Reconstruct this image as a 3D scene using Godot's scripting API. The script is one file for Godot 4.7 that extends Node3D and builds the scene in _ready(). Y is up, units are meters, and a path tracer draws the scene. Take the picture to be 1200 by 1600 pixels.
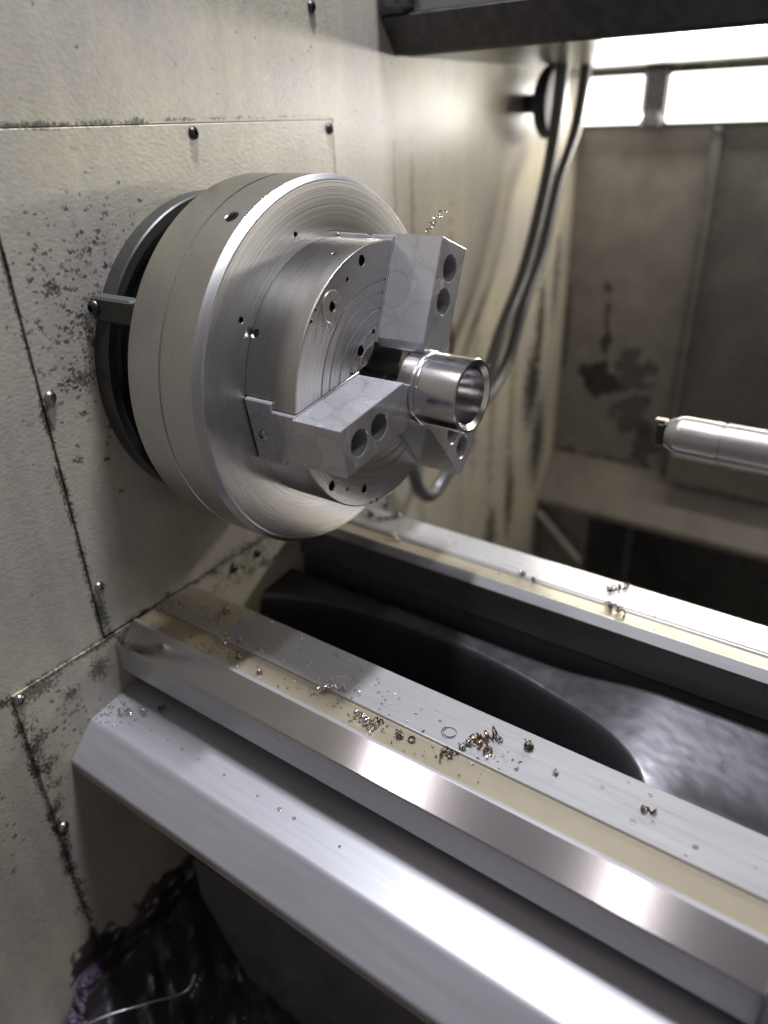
extends Node3D
# Inside of a lathe: three-jaw chuck with a turned tube, bed ways with chips, way cover, tan headstock wall.
# x runs along the spindle from the headstock wall (x = 0), y is up (spindle axis at y = 0), z points to the operator.

const R_BODY := 0.125
const R_STEP := 0.0879
const X_BACK := 0.046
const X_FACE := 0.1108
const X_STEP := 0.1507
const X_JAW := 0.186
const Y_WAY := -0.1772
const Z_REAR := -0.687
const Y_ROOF := 0.2035

var M := {}
var rng := RandomNumberGenerator.new()
var used := {}

# ---------------------------------------------------------------- triangle soup
class Soup:
	var v := PackedVector3Array()
	var uv := PackedVector2Array()
	func tri(a: Vector3, b: Vector3, c: Vector3, ua := Vector2.ZERO, ub := Vector2.ZERO, uc := Vector2.ZERO) -> void:
		if (b - a).cross(c - a).length_squared() < 1e-18:
			return
		v.append(a); v.append(b); v.append(c)
		uv.append(ua); uv.append(ub); uv.append(uc)
	func quad(a: Vector3, b: Vector3, c: Vector3, d: Vector3, ua := Vector2.ZERO, ub := Vector2.ZERO, uc := Vector2.ZERO, ud := Vector2.ZERO) -> void:
		tri(a, b, c, ua, ub, uc)
		tri(a, c, d, ua, uc, ud)
	func outward() -> void:
		var vol := 0.0
		var mid := v[0]
		for i in range(0, v.size(), 3):
			vol += (v[i] - mid).dot((v[i + 1] - mid).cross(v[i + 2] - mid))
		if vol < 0.0:
			for i in range(0, v.size(), 3):
				var t := v[i + 1]; v[i + 1] = v[i + 2]; v[i + 2] = t
				var u := uv[i + 1]; uv[i + 1] = uv[i + 2]; uv[i + 2] = u
	func add(o: Soup, t := Transform3D()) -> void:
		for i in o.v.size():
			v.append(t * o.v[i]); uv.append(o.uv[i])


func mesh_of(s: Soup, crease := 30.0) -> ArrayMesh:
	var n_tri := s.v.size() / 3
	var fn := PackedVector3Array()
	fn.resize(n_tri)
	var fu := PackedVector3Array()
	fu.resize(n_tri)
	var at := {}
	var keys := []
	keys.resize(s.v.size())
	for i in n_tri:
		var n := (s.v[i * 3 + 1] - s.v[i * 3]).cross(s.v[i * 3 + 2] - s.v[i * 3])
		fn[i] = n
		fu[i] = n.normalized()
		for k in 3:
			var key := Vector3i((s.v[i * 3 + k] * 200000.0).round())
			keys[i * 3 + k] = key
			if at.has(key):
				at[key].append(i)
			else:
				at[key] = [i]
	var limit := cos(deg_to_rad(crease))
	var out_v := PackedVector3Array()
	var out_n := PackedVector3Array()
	var out_uv := PackedVector2Array()
	for i in n_tri:
		for k in [0, 2, 1]:
			var sum := Vector3.ZERO
			for j in at[keys[i * 3 + k]]:
				if fu[i].dot(fu[j]) > limit:
					sum += fn[j]
			out_v.append(s.v[i * 3 + k])
			out_n.append(sum.normalized() if sum.length_squared() > 0.0 else fu[i])
			out_uv.append(s.uv[i * 3 + k])
	var arr := []
	arr.resize(Mesh.ARRAY_MAX)
	arr[Mesh.ARRAY_VERTEX] = out_v
	arr[Mesh.ARRAY_NORMAL] = out_n
	arr[Mesh.ARRAY_TEX_UV] = out_uv
	var m := ArrayMesh.new()
	m.add_surface_from_arrays(Mesh.PRIMITIVE_TRIANGLES, arr)
	return m


# ring of revolution round the x axis; profile of (x, r), closed if it starts and ends on the axis or "loop"
func lathe(profile: Array, seg := 96, loop := false) -> Soup:
	var s := Soup.new()
	var n := profile.size()
	var run := 0.0
	for i in (n if loop else n - 1):
		var p: Vector2 = profile[i]
		var q: Vector2 = profile[(i + 1) % n]
		var v0 := run
		run += p.distance_to(q)
		for j in seg:
			var a := TAU * j / seg
			var b := TAU * (j + 1) / seg
			if j == seg - 1: b = 0.0
			var pa := Vector3(p.x, p.y * cos(a), p.y * sin(a))
			var pb := Vector3(p.x, p.y * cos(b), p.y * sin(b))
			var qa := Vector3(q.x, q.y * cos(a), q.y * sin(a))
			var qb := Vector3(q.x, q.y * cos(b), q.y * sin(b))
			var u0 := 6.0 * j / seg
			var u1 := 6.0 * (j + 1) / seg
			s.quad(pa, qa, qb, pb, Vector2(u0, v0 * 8.0), Vector2(u0, run * 8.0), Vector2(u1, run * 8.0), Vector2(u1, v0 * 8.0))
	s.outward()
	return s


# box with chamfered edges
func bevel_box(lo: Vector3, hi: Vector3, b := 0.001) -> Soup:
	var s := Soup.new()
	var c := (lo + hi) * 0.5
	var h := (hi - lo) * 0.5
	b = minf(b, minf(h.x, minf(h.y, h.z)) * 0.6)
	var ax := [Vector3.RIGHT, Vector3.UP, Vector3.BACK]
	var P := func(sx: int, sy: int, sz: int, k: int) -> Vector3:
		var q := Vector3(h.x - b, h.y - b, h.z - b)
		q[k] = h[k]
		return c + Vector3(q.x * sx, q.y * sy, q.z * sz)
	for k in 3:
		var i := (k + 1) % 3
		var j := (k + 2) % 3
		for sg in [-1, 1]:
			var cs := []
			for st in [[-1, -1], [1, -1], [1, 1], [-1, 1]]:
				var w := [0, 0, 0]
				w[k] = sg; w[i] = st[0]; w[j] = st[1]
				cs.append(P.call(w[0], w[1], w[2], k))
			s.quad(cs[0], cs[1], cs[2], cs[3], uvp(cs[0], k), uvp(cs[1], k), uvp(cs[2], k), uvp(cs[3], k)) if sg > 0 else s.quad(cs[3], cs[2], cs[1], cs[0], uvp(cs[3], k), uvp(cs[2], k), uvp(cs[1], k), uvp(cs[0], k))
		# edges along axis k, between faces i and j
		for si in [-1, 1]:
			for sj in [-1, 1]:
				var q := []
				for sk in [-1, 1]:
					var w := [0, 0, 0]
					w[k] = sk; w[i] = si; w[j] = sj
					q.append(P.call(w[0], w[1], w[2], i))
					q.append(P.call(w[0], w[1], w[2], j))
				if si * sj > 0: s.quad(q[0], q[1], q[3], q[2])
				else: s.quad(q[1], q[0], q[2], q[3])
	for sx in [-1, 1]:
		for sy in [-1, 1]:
			for sz in [-1, 1]:
				var a: Vector3 = P.call(sx, sy, sz, 0)
				var d: Vector3 = P.call(sx, sy, sz, 1)
				var e: Vector3 = P.call(sx, sy, sz, 2)
				if sx * sy * sz > 0: s.tri(a, d, e)
				else: s.tri(a, e, d)
	return s


func uvp(p: Vector3, k: int) -> Vector2:
	return [Vector2(p.z, p.y), Vector2(p.x, p.z), Vector2(p.x, p.y)][k] * 4.0


# polygon in (z, y) pushed along x from x0 to x1 with a chamfer at the x1 end
func extrude_x(poly: PackedVector2Array, x0: float, x1: float, bevel := 0.0006) -> Soup:
	var s := Soup.new()
	if Geometry2D.is_polygon_clockwise(poly):
		poly.reverse()
	var n := poly.size()
	var inner := PackedVector2Array()
	for i in n:
		var d0 := (poly[i] - poly[(i + n - 1) % n]).normalized()
		var d1 := (poly[(i + 1) % n] - poly[i]).normalized()
		var n0 := Vector2(-d0.y, d0.x)
		var n1 := Vector2(-d1.y, d1.x)
		var m := (n0 + n1) / maxf(0.4, 1.0 + n0.dot(n1))
		inner.append(poly[i] + m * bevel)
	var V := func(p: Vector2, x: float) -> Vector3: return Vector3(x, p.y, p.x)
	var fr := Geometry2D.triangulate_polygon(inner)
	for i in range(0, fr.size(), 3):
		s.tri(V.call(inner[fr[i]], x1), V.call(inner[fr[i + 1]], x1), V.call(inner[fr[i + 2]], x1), inner[fr[i]] * 4, inner[fr[i + 1]] * 4, inner[fr[i + 2]] * 4)
	var bk := Geometry2D.triangulate_polygon(poly)
	for i in range(0, bk.size(), 3):
		s.tri(V.call(poly[bk[i]], x0), V.call(poly[bk[i + 1]], x0), V.call(poly[bk[i + 2]], x0))
	# orient both caps
	for i in range(0, s.v.size(), 3):
		var nn := (s.v[i + 1] - s.v[i]).cross(s.v[i + 2] - s.v[i])
		if (nn.x > 0.0) != (s.v[i].x > (x0 + x1) * 0.5):
			var t := s.v[i + 1]; s.v[i + 1] = s.v[i + 2]; s.v[i + 2] = t
			var u := s.uv[i + 1]; s.uv[i + 1] = s.uv[i + 2]; s.uv[i + 2] = u
	var run := 0.0
	for i in n:
		var j := (i + 1) % n
		var r0 := run
		run += poly[i].distance_to(poly[j])
		var q := [V.call(poly[i], x0), V.call(poly[j], x0), V.call(poly[j], x1 - bevel), V.call(poly[i], x1 - bevel), V.call(inner[j], x1), V.call(inner[i], x1)]
		var u0 := Vector2(x0, r0) * 4.0
		var u1 := Vector2(x0, run) * 4.0
		var u2 := Vector2(x1, run) * 4.0
		var u3 := Vector2(x1, r0) * 4.0
		# outward for counter-clockwise (z, y) seen with x = y cross... checked by sign
		s.quad(q[0], q[3], q[2], q[1], u0, u3, u2, u1)
		s.quad(q[3], q[5], q[4], q[2], u3, u3, u2, u2)
	return s


# profile in (z, y) swept along x between x0 and x1 (open strip or closed loop with caps)
func sweep_x(poly: Array, x0: float, x1: float, closed := false, parts := 1) -> Soup:
	var s := Soup.new()
	var n := poly.size()
	var run := 0.0
	for i in (n if closed else n - 1):
		var p: Vector2 = poly[i]
		var q: Vector2 = poly[(i + 1) % n]
		var r0 := run
		run += p.distance_to(q)
		for k in parts:
			var xa := lerpf(x0, x1, float(k) / parts)
			var xb := lerpf(x0, x1, float(k + 1) / parts)
			s.quad(Vector3(xa, p.y, p.x), Vector3(xb, p.y, p.x), Vector3(xb, q.y, q.x), Vector3(xa, q.y, q.x), Vector2(xa, r0) * 4, Vector2(xb, r0) * 4, Vector2(xb, run) * 4, Vector2(xa, run) * 4)
	if closed:
		var pp := PackedVector2Array(poly)
		var t := Geometry2D.triangulate_polygon(pp)
		for x in [x0, x1]:
			for i in range(0, t.size(), 3):
				s.tri(Vector3(x, pp[t[i]].y, pp[t[i]].x), Vector3(x, pp[t[i + 1]].y, pp[t[i + 1]].x), Vector3(x, pp[t[i + 2]].y, pp[t[i + 2]].x))
	return s


# tube along points
func tube(pts: PackedVector3Array, r: float, sides := 10, flat := 1.0) -> Soup:
	var s := Soup.new()
	var up := Vector3.UP
	var rings := []
	var run := 0.0
	for i in pts.size():
		var d := (pts[mini(i + 1, pts.size() - 1)] - pts[maxi(i - 1, 0)]).normalized()
		var side := d.cross(up)
		if side.length() < 0.05: side = d.cross(Vector3.RIGHT)
		side = side.normalized()
		up = side.cross(d).normalized()
		if i > 0: run += pts[i].distance_to(pts[i - 1])
		var ring := []
		for k in sides:
			var a := TAU * k / sides
			ring.append([pts[i] + side * cos(a) * r + up * sin(a) * r * flat, Vector2(float(k) / sides, run * 8.0)])
		rings.append(ring)
	for i in rings.size() - 1:
		for k in sides:
			var l := (k + 1) % sides
			s.quad(rings[i][k][0], rings[i][l][0], rings[i + 1][l][0], rings[i + 1][k][0], rings[i][k][1], rings[i][l][1], rings[i + 1][l][1], rings[i + 1][k][1])
	for k in range(1, sides - 1):
		s.tri(rings[0][0][0], rings[0][k + 1][0], rings[0][k][0])
		s.tri(rings[-1][0][0], rings[-1][k][0], rings[-1][k + 1][0])
	s.outward()
	return s


func curve_points(pts: Array, step := 0.004) -> PackedVector3Array:
	var c := Curve3D.new()
	c.bake_interval = step
	for i in pts.size():
		var a: Vector3 = pts[maxi(i - 1, 0)]
		var b: Vector3 = pts[mini(i + 1, pts.size() - 1)]
		c.add_point(pts[i], -(b - a) / 6.0, (b - a) / 6.0)
	return c.get_baked_points()


# ---------------------------------------------------------------- nodes
func numbered(called: String) -> String:
	used[called] = used.get(called, -1) + 1
	return called if used[called] == 0 else "%s_%03d" % [called, used[called]]


func tag(o: Node3D, label: String, category: String, group := "") -> Node3D:
	o.set_meta("label", label)
	o.set_meta("category", category)
	if group: o.set_meta("group", group)
	return o


func thing(called: String, base: Vector3, label: String, category: String, group := "") -> Node3D:
	var o := Node3D.new()
	o.name = numbered(called)
	add_child(o)
	o.position = base
	return tag(o, label, category, group)


func setting(called: String, s: Soup, mat: Material, crease := 30.0) -> MeshInstance3D:
	var o := MeshInstance3D.new()
	o.name = numbered(called)
	o.mesh = mesh_of(s, crease)
	o.material_override = mat
	add_child(o)
	o.set_meta("kind", "structure")
	return o


# the soup is given in world axes; the part is shifted so that it stands there under its parent
func part(called: String, s: Soup, mat: Material, parent: Node3D, crease := 30.0) -> MeshInstance3D:
	return part_mesh(called, mesh_of(s, crease), mat, parent)


func part_mesh(called: String, m: Mesh, mat: Material, parent: Node3D) -> MeshInstance3D:
	var o := MeshInstance3D.new()
	o.name = called
	o.mesh = m
	o.material_override = mat
	parent.add_child(o, true)
	var up: Node = parent
	var off := Vector3.ZERO
	while up != self:
		off += up.position
		up = up.get_parent()
	o.position = -off
	return o


func lin(r: float, g: float, b: float) -> Color:
	return Color(r, g, b).linear_to_srgb()


func noise(freq: float, sd: int, kind := FastNoiseLite.TYPE_SIMPLEX_SMOOTH, octaves := 4) -> FastNoiseLite:
	var n := FastNoiseLite.new()
	n.noise_type = kind
	n.frequency = freq
	n.seed = sd
	n.fractal_octaves = octaves
	return n


func noise_tex(freq: float, sd: int, lo: float, hi: float, size := 512, octaves := 4, kind := FastNoiseLite.TYPE_SIMPLEX_SMOOTH) -> ImageTexture:
	var im := noise(freq, sd, kind, octaves).get_seamless_image(size, size)
	im.convert(Image.FORMAT_L8)
	var d := im.get_data()
	for i in d.size():
		d[i] = int(clampf(lerpf(lo, hi, d[i] / 255.0), 0.0, 1.0) * 255.0)
	return ImageTexture.create_from_image(Image.create_from_data(size, size, false, Image.FORMAT_L8, d))


# streaks: noise stretched along u
func streak_tex(freq: float, sd: int, lo: float, hi: float, w := 64, h := 1024) -> ImageTexture:
	var im := noise(freq, sd, FastNoiseLite.TYPE_SIMPLEX_SMOOTH, 3).get_seamless_image(w, h)
	im.convert(Image.FORMAT_L8)
	var d := im.get_data()
	for i in d.size():
		d[i] = int(clampf(lerpf(lo, hi, d[i] / 255.0), 0.0, 1.0) * 255.0)
	return ImageTexture.create_from_image(Image.create_from_data(w, h, false, Image.FORMAT_L8, d))


# fine lines that run the whole way round (or along): noise in v only
func line_tex(freq: float, sd: int, lo: float, hi: float, h := 1024) -> ImageTexture:
	var n := noise(freq, sd, FastNoiseLite.TYPE_SIMPLEX_SMOOTH, 3)
	var d := PackedByteArray()
	for i in h:
		var k := int(clampf(lerpf(lo, hi, 0.5 + 0.7 * n.get_noise_1d(i)), 0.0, 1.0) * 255.0)
		for j in 4: d.append(k)
	return ImageTexture.create_from_image(Image.create_from_data(4, h, false, Image.FORMAT_L8, d))


# overlapping arcs left by an end mill
func swirl_tex(sd: int, lo: float, hi: float, size := 384) -> ImageTexture:
	var r := RandomNumberGenerator.new()
	r.seed = sd
	var d := PackedByteArray()
	d.resize(size * size)
	d.fill(int(255.0 * clampf((lo + hi) * 0.5, 0, 1)))
	for k in 26:
		var c := Vector2(r.randf() * size, r.randf() * size)
		var rad := r.randf_range(0.12, 0.26) * size
		var tone := r.randf_range(lo, hi)
		var f := r.randf_range(0.5, 0.9)
		for y in range(int(c.y - rad), int(c.y + rad)):
			for x in range(int(c.x - rad), int(c.x + rad)):
				var e := Vector2(x, y).distance_to(c)
				if e < rad:
					var i := posmod(y, size) * size + posmod(x, size)
					var v := tone + 0.03 * sin(e * f) - 0.12 * smoothstep(rad * 0.8, rad, e)
					d[i] = int(lerpf(d[i], clampf(v, 0.0, 1.0) * 255.0, 0.75 * (1.0 - smoothstep(rad * 0.93, rad, e))))
	return ImageTexture.create_from_image(Image.create_from_data(size, size, false, Image.FORMAT_L8, d))


func mat(called: String, c: Color, rough: float, metal := 0.0) -> StandardMaterial3D:
	var m := StandardMaterial3D.new()
	m.resource_name = called
	m.albedo_color = c
	m.roughness = rough
	m.metallic = metal
	M[called] = m
	return m


func tri_map(m: StandardMaterial3D, scale: float) -> void:
	m.uv1_triplanar = true
	m.uv1_world_triplanar = true
	m.uv1_scale = Vector3.ONE * scale


# ---------------------------------------------------------------- painted surfaces (paint colour, grime, stains)
const WZ0 := -0.75
const WZ1 := 0.55
const WY0 := -0.65
const WY1 := 0.45
const WW := 1690
const WH := 1430
const PXMM := 1.3
var wall_px := PackedByteArray()
var edge_noise: FastNoiseLite
var smear_noise: FastNoiseLite


func put_grime(px: PackedByteArray, w: int, h: int, x: int, y: int, a: float, c: Color) -> void:
	if x < 0 or y < 0 or x >= w or y >= h: return
	var i := (y * w + x) * 3
	px[i] = int(lerpf(px[i], c.r * 255.0, a))
	px[i + 1] = int(lerpf(px[i + 1], c.g * 255.0, a))
	px[i + 2] = int(lerpf(px[i + 2], c.b * 255.0, a))


# irregular patch of grime at (u, v) pixels with radii; edge broken up by noise
func patch(px: PackedByteArray, w: int, h: int, cx: float, cy: float, rx: float, ry: float, a: float, c: Color, rough := 0.8, nf := 1.0) -> void:
	for y in range(int(cy - ry * 1.5), int(cy + ry * 1.5) + 1):
		for x in range(int(cx - rx * 1.5), int(cx + rx * 1.5) + 1):
			var dx := (x - cx) / rx
			var dy := (y - cy) / ry
			var d := sqrt(dx * dx + dy * dy)
			var e := 1.0 - d + rough * edge_noise.get_noise_2d(x * nf, y * nf)
			if e > 0.0:
				put_grime(px, w, h, x, y, a * clampf(e * 5.0, 0.0, 1.0), c)


func wz(z: float) -> float: return (z - WZ0) / (WZ1 - WZ0) * WW
func wy(y: float) -> float: return (WY1 - y) / (WY1 - WY0) * WH


# grime that has settled along a seam: a noise mask that thins out away from the line (width in metres)
func seam_grime(z0: float, y0: float, z1: float, y1: float, width: float, amount: float, c: Color) -> void:
	var a := Vector2(wz(z0), wy(y0))
	var b := Vector2(wz(z1), wy(y1))
	var w := width * 1000.0 * PXMM
	var lo := a.min(b) - Vector2.ONE * w * 2.0
	var hi := a.max(b) + Vector2.ONE * w * 2.0
	for y in range(maxi(0, int(lo.y)), mini(WH, int(hi.y))):
		for x in range(maxi(0, int(lo.x)), mini(WW, int(hi.x))):
			var p := Vector2(x, y)
			var d := p.distance_to(Geometry2D.get_closest_point_to_segment(p, a, b)) / w
			if d > 2.0: continue
			var n := 0.55 * smear_noise.get_noise_2d(x, y) + 0.5 * edge_noise.get_noise_2d(x * 1.7, y * 1.7)
			var m := n + amount * 0.5 - d * 0.75
			if m > 0.0:
				put_grime(wall_px, WW, WH, x, y, 0.68 * clampf(m * 2.6, 0.0, 1.0), c)


func wall_patch(z: float, y: float, rz: float, ry: float, a: float, c: Color, rough := 0.8, nf := 1.0) -> void:
	patch(wall_px, WW, WH, wz(z), wy(y), rz * PXMM, ry * PXMM, a, c, rough, nf)


func speckle(z: float, y: float, rz: float, ry: float, n: int, size: float, c: Color, tilt := 0.0) -> void:
	for i in n:
		var q := Vector2(rng.randfn(0.0, 0.45) * rz, rng.randfn(0.0, 0.45) * ry).rotated(tilt)
		var r := size * rng.randf_range(0.35, 1.0) ** 1.5
		patch(wall_px, WW, WH, wz(z + q.x), wy(y + q.y), maxf(r * rng.randf_range(0.8, 1.7), 0.7), maxf(r, 0.7), rng.randf_range(0.2, 0.65), c, 0.9, 2.0)


func make_wall_paint() -> void:
	edge_noise = noise(0.16, 5, FastNoiseLite.TYPE_SIMPLEX_SMOOTH, 2)
	smear_noise = noise(0.035, 6, FastNoiseLite.TYPE_SIMPLEX_SMOOTH, 4)
	var broad := noise(0.006, 11).get_image(WW, WH)
	broad.convert(Image.FORMAT_L8)
	var fine := noise(0.09, 12).get_image(WW, WH)
	fine.convert(Image.FORMAT_L8)
	var run := noise(0.03, 13).get_image(WW, WH / 14)   # faint runs down the paint
	run.convert(Image.FORMAT_L8)
	run.resize(WW, WH, Image.INTERPOLATE_CUBIC)
	var b := broad.get_data()
	var f := fine.get_data()
	var st := run.get_data()
	wall_px.resize(WW * WH * 3)
	var col := lin(0.43, 0.395, 0.328) * 255.0
	for i in WW * WH:
		var k := 1.0 + (b[i] - 128) * 0.0005 + (f[i] - 128) * 0.0003 + (st[i] - 128) * 0.0003
		wall_px[i * 3] = clampi(int(col.r * k), 0, 255)
		wall_px[i * 3 + 1] = clampi(int(col.g * k), 0, 255)
		wall_px[i * 3 + 2] = clampi(int(col.b * (k - (b[i] - 128) * 0.0004)), 0, 255)
	var soot := Color(0.16, 0.16, 0.14)
	var oil := Color(0.20, 0.19, 0.13)
	var green := Color(0.17, 0.19, 0.15)
	# brown runs on the wall between chuck and rear corner
	for q in [[-0.27, 0.05, 0.004, 0.09, 0.3], [-0.30, -0.05, 0.006, 0.08, 0.35], [-0.345, -0.06, 0.007, 0.12, 0.3], [-0.41, -0.16, 0.010, 0.10, 0.3], [-0.24, 0.10, 0.003, 0.05, 0.3], [-0.46, -0.2, 0.012, 0.12, 0.3], [-0.52, -0.22, 0.01, 0.16, 0.35]]:
		wall_patch(q[0], q[1], q[2] * 1000, q[3] * 1000, q[4], Color(0.36, 0.28, 0.22), 0.9, 0.3)
	# seams of the panel round the chuck and of the plate below it
	seam_grime(-0.15, 0.1585, 0.03, 0.158, 0.0022, 0.45, soot)
	seam_grime(0.03, 0.157, 0.25, 0.156, 0.0035, 0.75, soot)
	seam_grime(-0.1505, 0.155, -0.1505, 0.0, 0.002, 0.5, soot)
	seam_grime(0.1545, 0.13, 0.1545, 0.0, 0.0022, 0.9, green)
	seam_grime(0.1545, 0.0, 0.1540, -0.18, 0.0042, 0.85, green)
	seam_grime(0.150, -0.145, 0.148, -0.18, 0.007, 0.85, green)
	seam_grime(0.10, -0.179, 0.24, -0.181, 0.0055, 0.65, green)
	seam_grime(0.2285, -0.18, 0.2285, -0.48, 0.006, 0.75, soot)
	seam_grime(0.222, -0.215, 0.222, -0.29, 0.017, 0.5, soot)
	seam_grime(0.226, -0.30, 0.23, -0.44, 0.009, 0.6, soot)
	seam_grime(-0.06, -0.176, 0.13, -0.178, 0.010, 0.55, soot)
	seam_grime(-0.05, -0.20, 0.07, -0.20, 0.014, 0.3, soot)
	# spatter left of the chuck
	speckle(0.112, 0.055, 0.055, 0.075, 300, 2.1, soot, 0.3)
	speckle(0.118, 0.015, 0.03, 0.05, 90, 2.4, soot)
	speckle(0.09, 0.10, 0.07, 0.03, 70, 1.5, soot)
	speckle(0.2, 0.0, 0.14, 0.25, 60, 1.2, soot)
	speckle(0.262, -0.25, 0.025, 0.08, 60, 1.8, soot)
	speckle(0.195, -0.225, 0.03, 0.035, 90, 1.8, soot)
	speckle(0.02, -0.19, 0.09, 0.02, 130, 2.2, soot)
	speckle(-0.21, -0.19, 0.03, 0.05, 90, 3.0, soot)
	speckle(-0.1, 0.2, 0.3, 0.1, 60, 1.4, oil)
	for q in [[0.125, 0.012, 9, 5], [0.11, 0.045, 6, 7], [0.13, 0.07, 5, 4], [0.165, -0.20, 7, 9], [0.19, -0.205, 6, 5], [0.14, -0.04, 3, 3], [0.21, -0.185, 14, 6]]:
		wall_patch(q[0], q[1], q[2], q[3], 0.5, soot, 1.3, 1.6)
	# oily smears near the rear corner
	for q in [[-0.34, -0.02, 7, 16, 0.7], [-0.35, -0.075, 6, 20, 0.6], [-0.60, -0.12, 14, 70, 0.75], [-0.585, -0.20, 26, 60, 0.8], [-0.62, -0.30, 24, 70, 0.75], [-0.53, -0.36, 16, 60, 0.6], [-0.47, -0.39, 18, 40, 0.6], [-0.645, -0.05, 8, 60, 0.6]]:
		wall_patch(q[0], q[1], q[2], q[3], q[4], Color(0.15, 0.15, 0.13), 0.9, 0.5)
	# thick black and purple sludge where the wall meets the tray
	for i in 60:
		wall_patch(rng.randf_range(0.05, 0.24), -0.52 + rng.randf() ** 2 * 0.07, rng.randf_range(10, 30), rng.randf_range(6, 16), 0.55, Color(0.16, 0.14, 0.15), 0.6, 0.3)


func wall_material() -> StandardMaterial3D:
	make_wall_paint()
	var m := mat("textured_tan_paint", Color.WHITE, 0.42)
	m.albedo_texture = ImageTexture.create_from_image(Image.create_from_data(WW, WH, false, Image.FORMAT_RGB8, wall_px))
	var h := noise(0.26, 31, FastNoiseLite.TYPE_SIMPLEX_SMOOTH, 3).get_image(WW * 7 / 10, WH)
	h.resize(WW, WH, Image.INTERPOLATE_CUBIC)
	h.convert(Image.FORMAT_L8)
	m.heightmap_enabled = true
	m.heightmap_texture = ImageTexture.create_from_image(h)
	m.heightmap_scale = 0.014
	m.roughness_texture = noise_tex(0.01, 7, 0.75, 1.0, 512)
	m.texture_repeat = true
	return m


func wall_quad(s: Soup, x: float, z0: float, z1: float, y0: float, y1: float) -> void:
	var P := [Vector2(z0, y0), Vector2(z1, y0), Vector2(z1, y1), Vector2(z0, y1)]
	var V := []
	var U := []
	for p in P:
		V.append(Vector3(x, p.y, p.x))
		U.append(Vector2((p.x - WZ0) / (WZ1 - WZ0), (WY1 - p.y) / (WY1 - WY0)))
	s.quad(V[3], V[2], V[1], V[0], U[3], U[2], U[1], U[0])


# sheet with thickness, painted like the wall; edges chamfered
func wall_sheet(x0: float, x1: float, z0: float, z1: float, y0: float, y1: float, edge := 0.0005) -> Soup:
	var s := bevel_box(Vector3(x0, y0, z0), Vector3(x1, y1, z1), edge)
	for i in s.v.size():
		s.uv[i] = Vector2((s.v[i].z - WZ0) / (WZ1 - WZ0), (WY1 - s.v[i].y) / (WY1 - WY0))
	return s


# ---------------------------------------------------------------- CSG drilling
var drills := []


func drill(key: String, s: Soup, cutters: Array) -> void:
	var c := CSGMesh3D.new()
	c.name = "blank_" + key
	c.mesh = mesh_of(s)
	add_child(c)
	for k in cutters:
		var d := CSGMesh3D.new()
		d.name = "cutter"
		d.operation = CSGShape3D.OPERATION_SUBTRACTION
		d.mesh = mesh_of(k)
		c.add_child(d, true)
	drills.append([key, c])


var drilled := {}


func collect_drilled() -> void:
	await get_tree().process_frame
	await get_tree().process_frame
	for d in drills:
		var got: Array = d[1].get_meshes()
		var s := Soup.new()
		if got.size() > 1:
			var arr: Array = got[1].surface_get_arrays(0)
			var vv: PackedVector3Array = arr[Mesh.ARRAY_VERTEX]
			var uu: PackedVector2Array = arr[Mesh.ARRAY_TEX_UV]
			var idx: PackedInt32Array = arr[Mesh.ARRAY_INDEX] if arr[Mesh.ARRAY_INDEX] != null else PackedInt32Array(range(vv.size()))
			for i in range(0, idx.size(), 3):
				s.tri(vv[idx[i]], vv[idx[i + 2]], vv[idx[i + 1]], uu[idx[i]], uu[idx[i + 2]], uu[idx[i + 1]])
		else:
			print("no mesh for ", d[0])
		drilled[d[0]] = mesh_of(s, 25.0)
		remove_child(d[1])
		d[1].free()


# drill with a chamfered mouth: enters at p, goes along -dir
func bit(p: Vector3, dir: Vector3, r: float, depth: float, mouth := 0.0006) -> Soup:
	var s := lathe([Vector2(-depth, 0), Vector2(-depth, r), Vector2(-mouth, r), Vector2(mouth, r + 2.0 * mouth), Vector2(0.01, r + 2.0 * mouth), Vector2(0.01, 0)], 28)
	var b := Basis(Quaternion(Vector3.RIGHT, dir.normalized()))
	var o := Soup.new()
	o.add(s, Transform3D(b, p))
	return o


# ---------------------------------------------------------------- small builders
func dome_screw(r := 0.0042) -> Soup:
	return lathe([Vector2(0, 0), Vector2(0, r), Vector2(r * 0.25, r * 0.97), Vector2(r * 0.5, r * 0.8), Vector2(r * 0.66, r * 0.52), Vector2(r * 0.68, r * 0.42), Vector2(r * 0.25, r * 0.40), Vector2(r * 0.25, 0)], 20)


func curl(turns: float, r: float, pitch: float, wire: float, bend := 0.0, taper := 0.0, sides := 5) -> Soup:
	var pts := PackedVector3Array()
	var n := int(turns * 14) + 2
	for i in n:
		var t := float(i) / (n - 1)
		var a := TAU * turns * t
		var rr := r * (1.0 - taper * t) * (1.0 + 0.12 * sin(a * 0.37 + bend * 40.0))
		var along := pitch * turns * (t - 0.5) + pitch * 0.35 * sin(a * 0.43 + pitch * 9000.0)
		rr *= 1.0 + 0.22 * sin(a * 0.61 + r * 7000.0) + (0.7 * smoothstep(0.88, 1.0, t) if turns > 2.5 else 0.0)
		pts.append(Vector3(along, rr * sin(a) + bend * sin(PI * t), rr * cos(a) + bend * 0.7 * sin(PI * t * 0.8)))
	return tube(pts, wire, sides, 0.45)


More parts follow.
